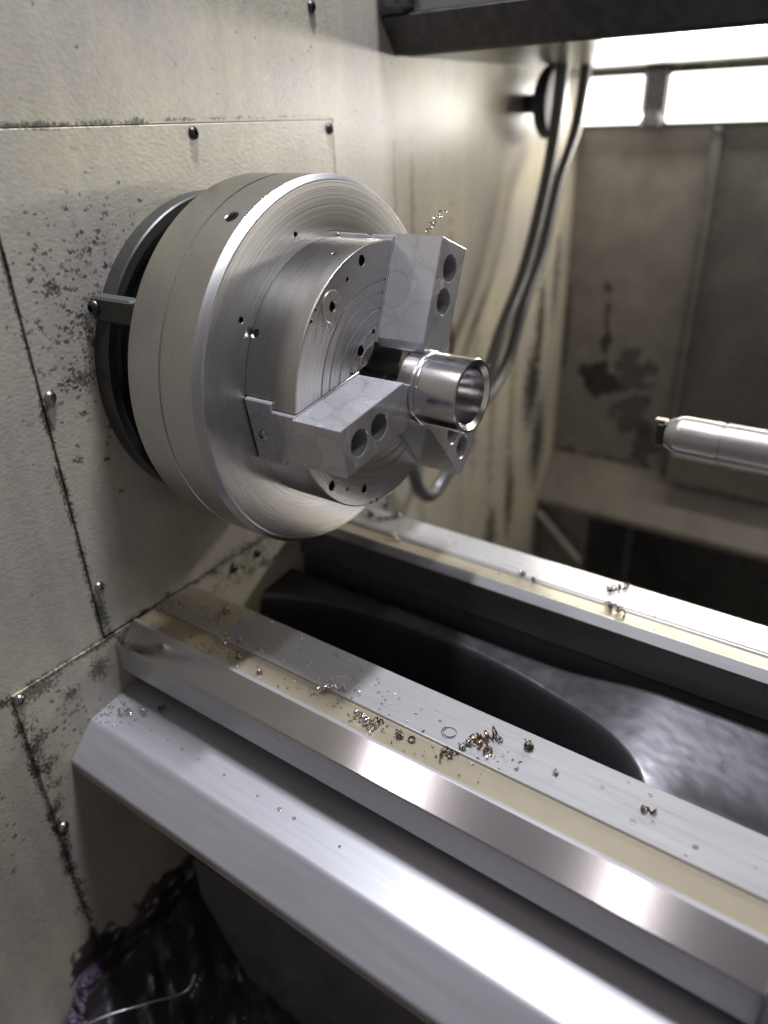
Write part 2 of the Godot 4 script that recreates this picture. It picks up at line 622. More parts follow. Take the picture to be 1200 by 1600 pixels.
func sector_ring(r_in: float, r_out: float, half_slot: float, x_back: float, face: Array, th0: float) -> Soup:
	# th measured from +y towards -z; the sector runs from th0 to th0 + 120 degrees less the slots
	var s := Soup.new()
	var n := 40
	var V := func(r: float, x: float, j: int) -> Vector3:
		var cut := asin(half_slot / r)
		var th := lerpf(th0 + cut, th0 + TAU / 3.0 - cut, float(j) / n)
		return Vector3(x, r * cos(th), -r * sin(th))
	var U := func(r: float, j: int) -> Vector2: return Vector2(2.0 * j / n, r * 8.0)
	for i in face.size() - 1:
		var p: Vector2 = face[i]
		var q: Vector2 = face[i + 1]
		for j in n:
			s.quad(V.call(p.y, p.x, j), V.call(q.y, q.x, j), V.call(q.y, q.x, j + 1), V.call(p.y, p.x, j + 1), U.call(p.y, j), U.call(q.y, j), U.call(q.y, j + 1), U.call(p.y, j + 1))
			s.quad(V.call(p.y, x_back, j), V.call(p.y, x_back, j + 1), V.call(q.y, x_back, j + 1), V.call(q.y, x_back, j))
		s.quad(V.call(p.y, p.x, 0), V.call(p.y, x_back, 0), V.call(q.y, x_back, 0), V.call(q.y, q.x, 0))
		s.quad(V.call(p.y, p.x, n), V.call(q.y, q.x, n), V.call(q.y, x_back, n), V.call(p.y, x_back, n))
	var a: Vector2 = face[0]
	var b: Vector2 = face[-1]
	for j in n:
		s.quad(V.call(a.y, a.x, j), V.call(a.y, a.x, j + 1), V.call(a.y, x_back, j + 1), V.call(a.y, x_back, j))
		s.quad(V.call(b.y, b.x, j), V.call(b.y, x_back, j), V.call(b.y, x_back, j + 1), V.call(b.y, b.x, j + 1), Vector2(2.0 * j / n, 0), Vector2(2.0 * j / n, 0.3), Vector2(2.0 * (j + 1) / n, 0.3), Vector2(2.0 * (j + 1) / n, 0))
	s.outward()
	return s


func radial(th: float) -> Vector3: return Vector3(0, cos(th), -sin(th))


func _ready() -> void:
	rng.seed = 4711
	# ---- camera
	var cam := Camera3D.new()
	cam.name = "camera"
	add_child(cam)
	cam.position = Vector3(0.4274, 0.1514, 0.384)
	cam.rotation_order = EULER_ORDER_YXZ
	cam.rotation_degrees = Vector3(-28.014, 36.06, -2.005)
	var lens := CameraAttributesPhysical.new()
	lens.frustum_focal_length = 17.127
	lens.frustum_near = 0.02
	lens.frustum_far = 30.0
	lens.frustum_focus_distance = 0.455
	lens.exposure_aperture = 2.1
	cam.attributes = lens
	cam.fov = 70.04
	cam.current = true
	# ---- surroundings: the dim, even workshop beyond the open machine door
	var env := Environment.new()
	env.background_mode = Environment.BG_COLOR
	env.background_color = lin(0.30, 0.285, 0.30)
	env.background_energy_multiplier = 0.48
	env.tonemap_mode = Environment.TONE_MAPPER_LINEAR
	env.tonemap_exposure = 0.98
	env.sdfgi_enabled = true
	env.ssao_enabled = true
	env.ssil_enabled = true
	var we := WorldEnvironment.new()
	we.name = "environment"
	we.environment = env
	add_child(we)
	# ---- area lights: the lamp at the top of the rear wall and the lamp over the bed
	var l1 := AreaLight3D.new()
	l1.name = "rear_lamp_glow"
	l1.area_size = Vector2(0.84, 0.045)
	l1.light_energy = 0.37
	l1.light_color = Color(1.0, 0.98, 0.945)
	l1.position = Vector3(0.45, 0.166, -0.655)
	l1.rotation_degrees = Vector3(-28, 180, 0)
	l1.shadow_enabled = true
	l1.area_range = 6.0
	add_child(l1)
	var l2 := AreaLight3D.new()
	l2.name = "overhead_lamp_glow"
	l2.area_size = Vector2(0.06, 0.16)
	l2.light_energy = 2.3
	l2.light_color = Color(0.94, 0.96, 1.0)
	l2.position = Vector3(0.15, 1.09, -0.06)
	l2.rotation_degrees = Vector3(-90, 0, 0)
	l2.shadow_enabled = true
	l2.area_range = 6.0
	add_child(l2)
	var l3 := AreaLight3D.new()
	l3.name = "ceiling_lamp_glow"
	l3.area_size = Vector2(0.12, 0.30)
	l3.light_energy = 1.8
	l3.light_color = Color(0.96, 0.965, 1.0)
	l3.position = Vector3(1.2, 2.28, -0.18)
	l3.rotation_degrees = Vector3(-90, 0, 0)
	l3.shadow_enabled = true
	l3.area_range = 9.0
	add_child(l3)
	for q in [[-1.0, 0.30, 0.8], [0.10, 0.08, 0.2]]:
		var l4 := AreaLight3D.new()
		l4.name = "workshop_lamp_glow" if q[0] < 0.0 else "workshop_tube_glow"
		l4.area_size = Vector2(q[1], 1.2)
		l4.light_energy = q[2]
		l4.light_color = Color(1.0, 0.95, 0.98)
		l4.position = Vector3(q[0], 2.48, 1.1)
		l4.rotation_degrees = Vector3(-90, 0, 0)
		l4.shadow_enabled = true
		l4.area_range = 9.0
		add_child(l4)

	materials()
	start_drilling()
	await collect_drilled()
	build_walls()
	build_roof_and_lamps()
	build_bed()
	build_tray()
	build_chuck()
	build_workpiece_and_bar()
	build_hoses()
	build_chips()


func materials() -> void:
	wall_material()
	var ring_rough := line_tex(0.11, 41, 0.72, 1.0)
	var grain := noise_tex(0.02, 42, 0.55, 1.0, 512)
	var fine := noise_tex(0.08, 43, 0.6, 1.0, 512)
	var m := mat("turned_steel", lin(0.55, 0.535, 0.525), 0.34, 1.0)
	m.roughness_texture = ring_rough
	m.anisotropy_enabled = true
	m.anisotropy = 0.75
	m.heightmap_enabled = true
	m.heightmap_texture = line_tex(0.09, 40, 0.0, 1.0)
	m.heightmap_scale = 0.0014
	m = mat("turned_steel_bright", lin(0.64, 0.63, 0.65), 0.22, 1.0)
	m.roughness_texture = ring_rough
	m.anisotropy_enabled = true
	m.anisotropy = 0.4
	mat("bar_steel", lin(0.44, 0.41, 0.39), 0.36, 0.8).roughness_texture = noise_tex(0.02, 54, 0.6, 1.1, 256)
	m = mat("milled_steel", lin(0.68, 0.665, 0.69), 0.34, 0.7)
	m.albedo_texture = swirl_tex(45, 0.88, 1.0)
	m.roughness_texture = swirl_tex(44, 0.45, 1.05)
	tri_map(m, 13.0)
	m = mat("dark_steel", lin(0.09, 0.088, 0.085), 0.45, 0.7)
	m.roughness_texture = grain
	tri_map(m, 6.0)
	m = mat("ground_way", lin(0.455, 0.448, 0.455), 0.32, 0.55)
	m.roughness_texture = noise_tex(0.02, 45, 0.84, 1.0, 512, 3)
	m.albedo_texture = noise_tex(0.02, 55, 0.95, 1.02, 512, 3)
	tri_map(m, 5.0)
	m.uv1_scale = Vector3(1.1, 26.0, 26.0)
	m = mat("way_side", lin(0.17, 0.163, 0.165), 0.42, 0.6)
	m.roughness_texture = grain
	tri_map(m, 6.0)
	m = mat("oily_strip", lin(0.37, 0.325, 0.24), 0.24, 0.4)
	m.roughness_texture = grain
	tri_map(m, 7.0)
	m = mat("polished_way", lin(0.56, 0.54, 0.55), 0.14, 1.0)
	tri_map(m, 5.0)
	m = mat("stainless_cover", lin(0.37, 0.36, 0.38), 0.48, 0.4)
	m.roughness_texture = noise_tex(0.02, 46, 0.8, 1.0, 512, 4)
	m.albedo_texture = noise_tex(0.02, 56, 0.94, 1.02, 512, 3)
	tri_map(m, 5.0)
	m.uv1_scale = Vector3(1.0, 18.0, 18.0)
	m = mat("cast_iron_paint", lin(0.052, 0.048, 0.053), 0.42, 0.5)
	m.heightmap_enabled = true
	m.heightmap_texture = noise_tex(0.03, 47, 0.0, 1.0, 512, 4)
	m.heightmap_scale = 0.0025
	m.roughness_texture = grain
	tri_map(m, 6.0)
	m = mat("black_rubber", lin(0.018, 0.018, 0.022), 0.5)
	m = mat("navy_rubber", lin(0.022, 0.022, 0.035), 0.55)
	m = mat("screw_steel", lin(0.40, 0.39, 0.38), 0.28, 1.0)
	m = mat("black_screw", lin(0.06, 0.06, 0.06), 0.32, 0.8)
	m = mat("lamp_glass", lin(0.9, 0.9, 0.88), 0.4)
	m.emission_enabled = true
	m.emission = Color(1.0, 0.985, 0.95)
	m.emission_energy_multiplier = 3.0
	m = mat("roof_paint", lin(0.11, 0.098, 0.065), 0.30)
	m.heightmap_enabled = true
	m.heightmap_texture = noise_tex(0.012, 48, 0.0, 1.0, 512, 3)
	m.heightmap_scale = 0.06
	tri_map(m, 3.0)
	m = mat("beam_paint", lin(0.05, 0.046, 0.05), 0.42)
	m.albedo_texture = noise_tex(0.03, 49, 0.5, 1.1, 512)
	m.roughness_texture = grain
	tri_map(m, 5.0)
	m = mat("beam_steel", lin(0.25, 0.25, 0.27), 0.35, 0.8)
	m.roughness_texture = grain
	tri_map(m, 5.0)
	m = mat("rear_steel", lin(0.28, 0.25, 0.22), 0.4, 0.25)
	m.albedo_texture = noise_tex(0.012, 50, 0.88, 1.08, 512)
	m.roughness_texture = grain
	tri_map(m, 2.5)
	mat("end_paint", lin(0.47, 0.415, 0.325), 0.45)
	m = mat("rear_dark", lin(0.19, 0.185, 0.17), 0.36, 0.3)
	m.albedo_texture = noise_tex(0.01, 51, 0.85, 1.08, 512)
	m.roughness_texture = grain
	tri_map(m, 2.0)
	m = mat("tray_sludge", lin(0.035, 0.029, 0.038), 0.26)
	m.heightmap_enabled = true
	m.heightmap_texture = noise_tex(0.025, 52, 0.0, 1.0, 512, 5)
	m.heightmap_scale = 0.08
	tri_map(m, 5.0)
	m = mat("purple_sludge", lin(0.085, 0.055, 0.09), 0.3)
	m.heightmap_enabled = true
	m.heightmap_texture = noise_tex(0.03, 53, 0.0, 1.0, 512, 4)
	m.heightmap_scale = 0.5
	tri_map(m, 12.0)
	m = mat("hose_rubber", lin(0.085, 0.082, 0.085), 0.34)
	m.clearcoat_enabled = true
	m.clearcoat = 0.6
	m.clearcoat_roughness = 0.2
	m = mat("bracket_green", lin(0.045, 0.047, 0.038), 0.5)
	m = mat("chip_steel", lin(0.55, 0.53, 0.52), 0.22, 1.0)
	m = mat("chip_straw", lin(0.32, 0.25, 0.17), 0.26, 1.0)
	m = mat("chip_brown", lin(0.20, 0.145, 0.105), 0.32, 1.0)
	m = mat("chip_dark", lin(0.13, 0.115, 0.10), 0.32, 1.0)
	m = mat("carbide_gold", lin(0.22, 0.19, 0.13), 0.25, 1.0)
	mat("chip_fines", lin(0.20, 0.17, 0.145), 0.35, 1.0)
	m = mat("clear_oil", Color(0.80, 0.74, 0.56, 0.22), 0.06)
	m.transparency = BaseMaterial3D.TRANSPARENCY_ALPHA
	m = mat("coolant", Color(0.95, 0.95, 0.92, 0.12), 0.03)
	m.refraction_enabled = true
	m.refraction_scale = 0.033
	m.transparency = BaseMaterial3D.TRANSPARENCY_ALPHA


# ---------------------------------------------------------------- blanks to be drilled
const TH_A := 21.0


func start_drilling() -> void:
	var prof := [Vector2(X_BACK, 0), Vector2(X_BACK, R_BODY - 0.003), Vector2(X_BACK + 0.003, R_BODY), Vector2(0.0766, R_BODY), Vector2(0.0771, R_BODY - 0.0014), Vector2(0.0781, R_BODY - 0.0014), Vector2(0.0786, R_BODY), Vector2(0.1052, R_BODY), Vector2(0.1062, R_BODY - 0.0006), Vector2(0.1085, R_BODY - 0.0022), Vector2(X_FACE - 0.0006, R_BODY - 0.0030), Vector2(X_FACE, R_BODY - 0.0038), Vector2(X_FACE, 0.105), Vector2(X_FACE, 0.09), Vector2(X_FACE, 0.05), Vector2(X_FACE, 0.021), Vector2(0.06, 0.021), Vector2(0.06, 0)]
	drill("body", lathe(prof, 160), [
		bit(Vector3(0.094, 0.1066, 0.0653), Vector3(0, 0.1066, 0.0653), 0.0042, 0.02),
		bit(Vector3(X_FACE, 0.0934, 0.0303), Vector3.RIGHT, 0.0016, 0.01, 0.0002),
		bit(Vector3(X_FACE, 0.0528, 0.0836), Vector3.RIGHT, 0.0019, 0.01, 0.0002)])
	var g := 0.0007
	var face := [Vector2(X_STEP - 0.0012, 0.0215), Vector2(X_STEP, 0.0227)]
	for r in [0.030, 0.0375, 0.0474, 0.0568, 0.0642]:
		face += [Vector2(X_STEP, r - 0.0007), Vector2(X_STEP - g, r - 0.0003), Vector2(X_STEP - g, r + 0.0003), Vector2(X_STEP, r + 0.0007)]
	face += [Vector2(X_STEP, 0.075), Vector2(X_STEP, R_STEP - 0.0011), Vector2(X_STEP - 0.0004, R_STEP - 0.0003), Vector2(X_STEP - 0.0011, R_STEP)]
	var thb := deg_to_rad(TH_A - 120.0)
	var front := sector_ring(0.0215, R_STEP, 0.0172, 0.1335, face, thb)
	var cut := []
	for q in [[-40.0, 0.0752, 0.0030, 0.012, 0.0003], [-12.3, 0.0807, 0.0032, 0.012, 0.0005], [-24.8, 0.0774, 0.0014, 0.008, 0.0002], [-42.0, 0.0335, 0.0034, 0.015, 0.0004], [-14.0, 0.035, 0.0018, 0.015, 0.0002], [-70.0, 0.035, 0.0018, 0.015, 0.0002], [-52.0, 0.0860, 0.0012, 0.006, 0.0002], [-47.0, 0.0862, 0.0010, 0.006, 0.0002]]:
		cut.append(bit(radial(deg_to_rad(q[0])) * q[1] + Vector3(X_STEP, 0, 0), Vector3.RIGHT, q[2], q[3], q[4]))
	cut.append(bit(Vector3(0.1376, 0.0835, 0.0275), Vector3(0, 0.0835, 0.0275), 0.0016, 0.006, 0.0006))
	drill("step_front", front, cut)
	drill("step_back", sector_ring(0.0215, R_STEP, 0.0222, X_FACE + 0.0002, [Vector2(0.1334, 0.0230), Vector2(0.1334, R_STEP)], thb), [
		bit(Vector3(0.1135, 0.0439, 0.0761), Vector3(0, 0.0439, 0.0761), 0.0026, 0.008, 0.0006)])
	# jaw in its own axes: y radial, z tangential
	var poly := PackedVector2Array([Vector2(0.0156, 0.0905), Vector2(-0.0156, 0.0905), Vector2(-0.0156, 0.0262), Vector2(-0.0125, 0.0226)])
	for i in 9:
		var t := lerpf(-0.0115, 0.0115, i / 8.0)
		poly.append(Vector2(t, sqrt(0.0237 * 0.0237 - t * t)))
	poly.append_array(PackedVector2Array([Vector2(0.0125, 0.0226), Vector2(0.0156, 0.0262)]))
	var jaw := extrude_x(poly, X_STEP + 0.0006, X_JAW, 0.0005)
	jaw.outward()
	drill("jaw", jaw, [bit(Vector3(X_JAW, 0.0748, 0), Vector3.RIGHT, 0.0082, 0.031, 0.0005), bit(Vector3(X_JAW, 0.0546, 0), Vector3.RIGHT, 0.0082, 0.031, 0.0005)])


# ---------------------------------------------------------------- setting
func build_walls() -> void:
	var tan_paint: Material = M["textured_tan_paint"]
	# headstock wall: a welded base sheet with a panel round the spindle and a plate below, standing 1.5 mm proud
	var s := Soup.new()
	s.add(wall_sheet(-0.012, -0.0006, 0.1548, 0.53, -0.62, 0.31, 0.0))
	s.add(wall_sheet(-0.012, -0.0006, -0.74, -0.1512, -0.95, 0.31, 0.0))
	s.add(wall_sheet(-0.012, -0.0006, -0.1512, 0.1548, 0.1558, 0.31, 0.0))
	s.add(wall_sheet(-0.012, -0.0024, -0.1512, 0.1548, -0.62, 0.1558))
	var wall := setting("headstock_wall", s, tan_paint, 20.0)
	var panel := Soup.new()
	panel.add(wall_sheet(-0.0022, 0.0, -0.1500, 0.1536, -0.1776, 0.1550))
	part("access_panel", panel, tan_paint, wall, 20.0)
	var low := Soup.new()
	low.add(wall_sheet(-0.0002, 0.0012, -0.25, 0.2278, -0.62, -0.1790))
	part("lower_panel", low, tan_paint, wall, 20.0)
	var scr := mesh_of(dome_screw(), 40.0)
	for q in [[0.1494, 0.0016, 0.0, 1], [0.1487, -0.1449, 0.0, 1], [0.231, -0.1327, -0.0006, 1], [0.006, 0.1486, 0.0, 0], [-0.1368, 0.1482, 0.0, 0], [-0.1848, 0.2237, 0.0012, 0], [-0.3104, 0.2241, 0.0012, 0], [-0.1867, -0.0051, 0.0012, 1], [-0.1872, 0.0245, 0.0012, 1], [-0.2246, -0.2033, 0.0012, 1]]:
		var o := part_mesh("screw", scr, M["black_screw"] if q[3] else M["screw_steel"], wall)
		o.position = Vector3(q[2], q[0], q[1])
		o.rotation.x = rng.randf() * TAU
	# rear wall: painted left section with oil stains, a welded rib, darker sheet on the right, sloping ledge, dark opening below
	var rear := Soup.new()
	rear.add(bevel_box(Vector3(-0.002, -0.345, Z_REAR - 0.01), Vector3(0.178, 0.30, Z_REAR), 0.0005))
	for i in rear.v.size():
		rear.uv[i] = Vector2(rear.v[i].x / 0.18, (0.16 - rear.v[i].y) / 0.52)
	setting("tailstock_wall", bevel_box(Vector3(1.30, -0.62, Z_REAR), Vector3(1.31, 0.31, 0.30), 0.001), M["end_paint"])
	var rw := setting("rear_wall", rear, rear_paint())
	part("dark_sheet", bevel_box(Vector3(0.1785, -0.345, Z_REAR - 0.01), Vector3(1.7, 0.30, Z_REAR + 0.002), 0.0006), M["rear_dark"], rw)
	part("rib", bevel_box(Vector3(0.174, -0.335, Z_REAR + 0.0022), Vector3(0.187, 0.135, Z_REAR + 0.012), 0.003), M["rear_dark"], rw)
	part("lower_rail", bevel_box(Vector3(0.1905, -0.335, Z_REAR + 0.0022), Vector3(1.7, -0.288, Z_REAR + 0.030), 0.003), M["rear_steel"], rw)
	var ledge := sweep_x([Vector2(Z_REAR, -0.345), Vector2(Z_REAR, -0.335), Vector2(-0.635, -0.403), Vector2(-0.635, -0.412)], 0.0005, 1.7, true)
	part("sloping_ledge", ledge, M["rear_steel"], rw)
	part("opening_jamb", bevel_box(Vector3(0.0015, -0.94, -0.66), Vector3(0.085, -0.4125, -0.645), 0.002), M["rear_dark"], rw)
	part("opening_back", bevel_box(Vector3(-0.002, -0.95, -1.25), Vector3(1.7, -0.413, -1.24), 0.001), M["rear_dark"], rw)
	part("opening_roof", bevel_box(Vector3(-0.002, -0.4128, -1.24), Vector3(1.7, -0.404, Z_REAR - 0.0005), 0.001), M["rear_dark"], rw)
	part("opening_side", bevel_box(Vector3(-0.012, -0.95, -1.24), Vector3(-0.002, -0.4131, -0.7405), 0.001), M["rear_dark"], rw)
	var bar := tube(PackedVector3Array([Vector3(0.004, -0.425, -0.630), Vector3(0.085, -0.497, -0.630)]), 0.006, 4)
	part("corner_brace", bar, M["rear_steel"], rw)
	setting("rear_pan", bevel_box(Vector3(-0.002, -0.97, -1.25), Vector3(1.7, -0.951, 0.117), 0.001), M["rear_dark"])


func rear_paint() -> StandardMaterial3D:
	var w := 360
	var h := 1040
	var px := PackedByteArray()
	px.resize(w * h * 3)
	var n := noise(0.01, 71).get_image(w, h)
	n.convert(Image.FORMAT_L8)
	var d := n.get_data()
	var col := lin(0.28, 0.255, 0.237) * 255.0
	for i in w * h:
		var k := 1.0 + (d[i] - 128) * 0.0006
		px[i * 3] = int(minf(col.r * k, 255)); px[i * 3 + 1] = int(minf(col.g * k, 255)); px[i * 3 + 2] = int(minf(col.b * k, 255))
	var P := func(x: float, y: float) -> Vector2: return Vector2(x / 0.18 * w, (0.16 - y) / 0.52 * h)
	# blot of black oil with a thin run above it, and wiped oil to the right of it
	for q in [[0.060, -0.065, 9, 20, 0.6], [0.066, -0.10, 9, 60, 0.6], [0.066, -0.15, 18, 40, 0.75], [0.064, -0.205, 56, 60, 0.85], [0.046, -0.195, 34, 36, 0.75], [0.11, -0.19, 64, 70, 0.5], [0.12, -0.25, 64, 70, 0.5], [0.145, -0.30, 50, 60, 0.55], [0.02, -0.335, 60, 20, 0.6], [0.1, -0.335, 150, 16, 0.5], [0.005, -0.12, 10, 160, 0.5]]:
		var c: Vector2 = P.call(q[0], q[1])
		patch(px, w, h, c.x, c.y, q[2], q[3], q[4], Color(0.20, 0.195, 0.185), 0.75, 0.09)
	var m := mat("stained_rear_paint", Color.WHITE, 0.42)
	m.albedo_texture = ImageTexture.create_from_image(Image.create_from_data(w, h, false, Image.FORMAT_RGB8, px))
	return m


func build_roof_and_lamps() -> void:
	# roof sheet over the rear half with a dark front beam
	var roof := thing("roof_cover", Vector3(0, Y_ROOF, -0.46), "dark machine roof beam with glossy tan underside, top right of the frame", "roof cover")
	part("underside_sheet", bevel_box(Vector3(0.0, Y_ROOF, Z_REAR + 0.001), Vector3(1.7, Y_ROOF + 0.004, -0.262), 0.0005), M["roof_paint"], roof)
	part("front_beam", sweep_x([Vector2(-0.2618, Y_ROOF + 0.001), Vector2(-0.246, Y_ROOF - 0.0005), Vector2(-0.243, Y_ROOF + 0.001), Vector2(-0.222, Y_ROOF + 0.0262), Vector2(-0.224, Y_ROOF + 0.0275), Vector2(-0.2618, Y_ROOF + 0.0275)], 0.0008, 1.7, true), M["beam_paint"], roof, 20.0)
	part("upper_face", bevel_box(Vector3(0.03, Y_ROOF + 0.0277, -0.262), Vector3(1.7, Y_ROOF + 0.14, -0.228), 0.001), M["beam_steel"], roof)
	part("end_plate", bevel_box(Vector3(0.0008, Y_ROOF + 0.0277, -0.262), Vector3(0.0298, Y_ROOF + 0.14, -0.214), 0.004), M["beam_paint"], roof)
	# strip lamp on the rear wall
	var lamp := thing("strip_lamp", Vector3(0.45, 0.138, Z_REAR), "lit white strip lamp along the top of the rear wall", "lamp")
	part("housing", bevel_box(Vector3(0.003, 0.1385, Z_REAR + 0.0022), Vector3(0.88, 0.1965, Z_REAR + 0.010), 0.001), M["beam_steel"], lamp)
	part("diffuser", bevel_box(Vector3(0.004, 0.1405, Z_REAR + 0.0102), Vector3(0.085, 0.1945, Z_REAR + 0.018), 0.003), M["lamp_glass"], lamp)
	part("diffuser", bevel_box(Vector3(0.117, 0.1405, Z_REAR + 0.0102), Vector3(0.878, 0.1945, Z_REAR + 0.018), 0.003), M["lamp_glass"], lamp)
	part("clamp", bevel_box(Vector3(0.0865, 0.134, Z_REAR + 0.0102), Vector3(0.1155, 0.2030, Z_REAR + 0.026), 0.004), M["beam_steel"], lamp)
	var hall := thing("ceiling_lamp", Vector3(1.2, 2.3, -0.18), "white workshop ceiling lamp high above the machine", "lamp")
	part("housing", bevel_box(Vector3(1.12, 2.295, -0.37), Vector3(1.28, 2.34, 0.01), 0.004), M["beam_steel"], hall)
	part("diffuser", bevel_box(Vector3(1.14, 2.285, -0.33), Vector3(1.26, 2.2948, -0.03), 0.002), M["lamp_glass"], hall)
	for q in [[-1.0, 0.15, "broad white workshop ceiling lamp over the operator"], [0.10, 0.04, "narrow tube lamp on the workshop ceiling over the operator"]]:
		var wl := thing("workshop_lamp", Vector3(q[0], 2.5, 1.1), q[2], "lamp")
		part("housing", bevel_box(Vector3(q[0] - q[1] - 0.03, 2.4955, 0.45), Vector3(q[0] + q[1] + 0.03, 2.54, 1.75), 0.004), M["beam_steel"], wl)
		part("diffuser", bevel_box(Vector3(q[0] - q[1], 2.485, 0.5), Vector3(q[0] + q[1], 2.4953, 1.7), 0.002), M["lamp_glass"], wl)
	# lamp over the bed, out of the frame; seen in the bright patch on the cover
	var over := thing("overhead_lamp", Vector3(0.15, 1.10, -0.06), "white machine lamp hanging above the bed", "lamp")
	part("housing", bevel_box(Vector3(0.10, 1.105, -0.16), Vector3(0.20, 1.15, 0.04), 0.004), M["beam_steel"], over)
	part("diffuser", bevel_box(Vector3(0.12, 1.095, -0.14), Vector3(0.18, 1.1048, 0.02), 0.002), M["lamp_glass"], over)


func build_bed() -> void:
	var x1 := 0.80
	var bed := thing("lathe_bed", Vector3(0.4, -0.6, 0.0), "steel lathe bed with two ground ways and a dark casting between", "lathe bed")
	var yt := Y_WAY
	# front way: casting with sloping front face; top in two ground bands, a recessed oily strip between them and the edge
	var fw := sweep_x([Vector2(0.0698, yt - 0.045), Vector2(0.0698, yt - 0.001), Vector2(0.0708, yt), Vector2(0.1068, yt), Vector2(0.1074, yt - 0.0004), Vector2(0.1076, yt - 0.0022)], 0.0016, x1)
	var front := part("front_way", fw, M["ground_way"], bed, 20.0)
	part("recessed_strip", sweep_x([Vector2(0.1076, yt - 0.0022), Vector2(0.1255, yt - 0.0022), Vector2(0.1262, yt - 0.0006)], 0.0016, x1), M["oily_strip"], front, 20.0)
	part("edge_land", sweep_x([Vector2(0.1262, yt - 0.0006), Vector2(0.1266, yt), Vector2(0.1284, yt), Vector2(0.1292, yt - 0.0004)], 0.0016, x1), M["ground_way"], front, 20.0)
	part("sloping_face", sweep_x([Vector2(0.1292, yt - 0.0004), Vector2(0.1472, yt - 0.0090), Vector2(0.1480, yt - 0.0100)], 0.0016, x1), M["polished_way"], front, 20.0)
	part("lower_face", sweep_x([Vector2(0.1480, yt - 0.0100), Vector2(0.1476, yt - 0.034), Vector2(0.1466, yt - 0.0356), Vector2(0.118, yt - 0.040)], 0.0016, x1), M["ground_way"], front, 20.0)
	part("casting_side", sweep_x([Vector2(0.118, yt - 0.040), Vector2(0.118, -0.94)], 0.0016, x1), M["cast_iron_paint"], front)
	part("casting_side", sweep_x([Vector2(0.0702, yt - 0.045), Vector2(0.0702, -0.94)], 0.0016, x1), M["cast_iron_paint"], front)
	# rear way
	var rw := part("rear_way", sweep_x([Vector2(-0.118, -0.94), Vector2(-0.1180, yt - 0.0008), Vector2(-0.1172, yt), Vector2(-0.0862, yt), Vector2(-0.0858, yt - 0.0012), Vector2(-0.0844, yt - 0.0012), Vector2(-0.0840, yt), Vector2(-0.0828, yt), Vector2(-0.0824, yt - 0.0012)], 0.0016, x1), M["ground_way"], bed, 20.0)
	part("recessed_strip", sweep_x([Vector2(-0.0824, yt - 0.0012), Vector2(-0.0690, yt - 0.0012), Vector2(-0.0684, yt - 0.0006)], 0.0016, x1), M["oily_strip"], rw, 20.0)
	part("chamfer", sweep_x([Vector2(-0.0684, yt - 0.0006), Vector2(-0.0676, yt - 0.0006), Vector2(-0.0615, yt - 0.0068)], 0.0016, x1), M["ground_way"], rw, 20.0)
	part("inner_face", sweep_x([Vector2(-0.0615, yt - 0.0068), Vector2(-0.0612, yt - 0.036), Vector2(-0.064, yt - 0.040), Vector2(-0.068, -0.94)], 0.0016, x1), M["way_side"], rw, 20.0)
	# casting between the ways: shelf with an oval well and rounded lip
	var web := Soup.new()
	var nx := 230
	var nz := 72
	var bump := noise(9.0, 61, FastNoiseLite.TYPE_SIMPLEX_SMOOTH, 3)
	var H := func(i: int, j: int) -> Vector3:
		var x := lerpf(0.0016, 0.62, float(i) / nx)
		var z := lerpf(-0.0635, 0.0700, float(j) / nz)
		var e := sqrt(pow((x - 0.165) / 0.178, 2) + pow((z - 0.034) / 0.060, 2))
		var w := 1.0 - smoothstep(0.62, 1.14, e)
		var shelf := -0.226 - lerpf(0.12, 0.29, smoothstep(0.22, 0.36, x)) * (z + 0.03) - 0.06 * smoothstep(-0.046, -0.060, z) - 0.05 * smoothstep(0.040, 0.066, z) + 0.010 * smoothstep(0.27, 0.36, x) - 0.035 * smoothstep(0.44, 0.7, x)
		return Vector3(x, shelf - 0.30 * w + bump.get_noise_2d(x * 6.0, z * 10.0) * 0.00012, z)
	for i in nx:
		for j in nz:
			web.quad(H.call(i, j), H.call(i, j + 1), H.call(i + 1, j + 1), H.call(i + 1, j))
	part("casting_web", web, M["cast_iron_paint"], bed, 70.0)
	# stainless cover in front of the bed
	var cov := thing("way_cover", Vector3(0.4, -0.27, 0.17), "long bent stainless steel cover in front of the lathe bed", "cover")
	var cs := sweep_x([Vector2(0.119, -0.2265), Vector2(0.180, -0.2360), Vector2(0.1822, -0.2368), Vector2(0.1840, -0.2382), Vector2(0.2030, -0.2578), Vector2(0.2042, -0.2596), Vector2(0.2045, -0.2615)], 0.0016, x1)
	part("bent_sheet", cs, M["stainless_cover"], cov, 25.0)
	part("lower_flange", sweep_x([Vector2(0.2045, -0.2615), Vector2(0.2042, -0.2680), Vector2(0.2030, -0.2690), Vector2(0.17, -0.2690)], 0.0016, x1), M["rear_steel"], cov, 25.0)
	# wiper at the near end of the front way
	var wip := thing("way_wiper", Vector3(0.48, -0.26, 0.14), "black wiper block at the near end of the front way", "wiper")
	part("block", bevel_box(Vector3(0.450, -0.2255, 0.1195), Vector3(0.50, -0.174, 0.20), 0.003), M["black_rubber"], wip)


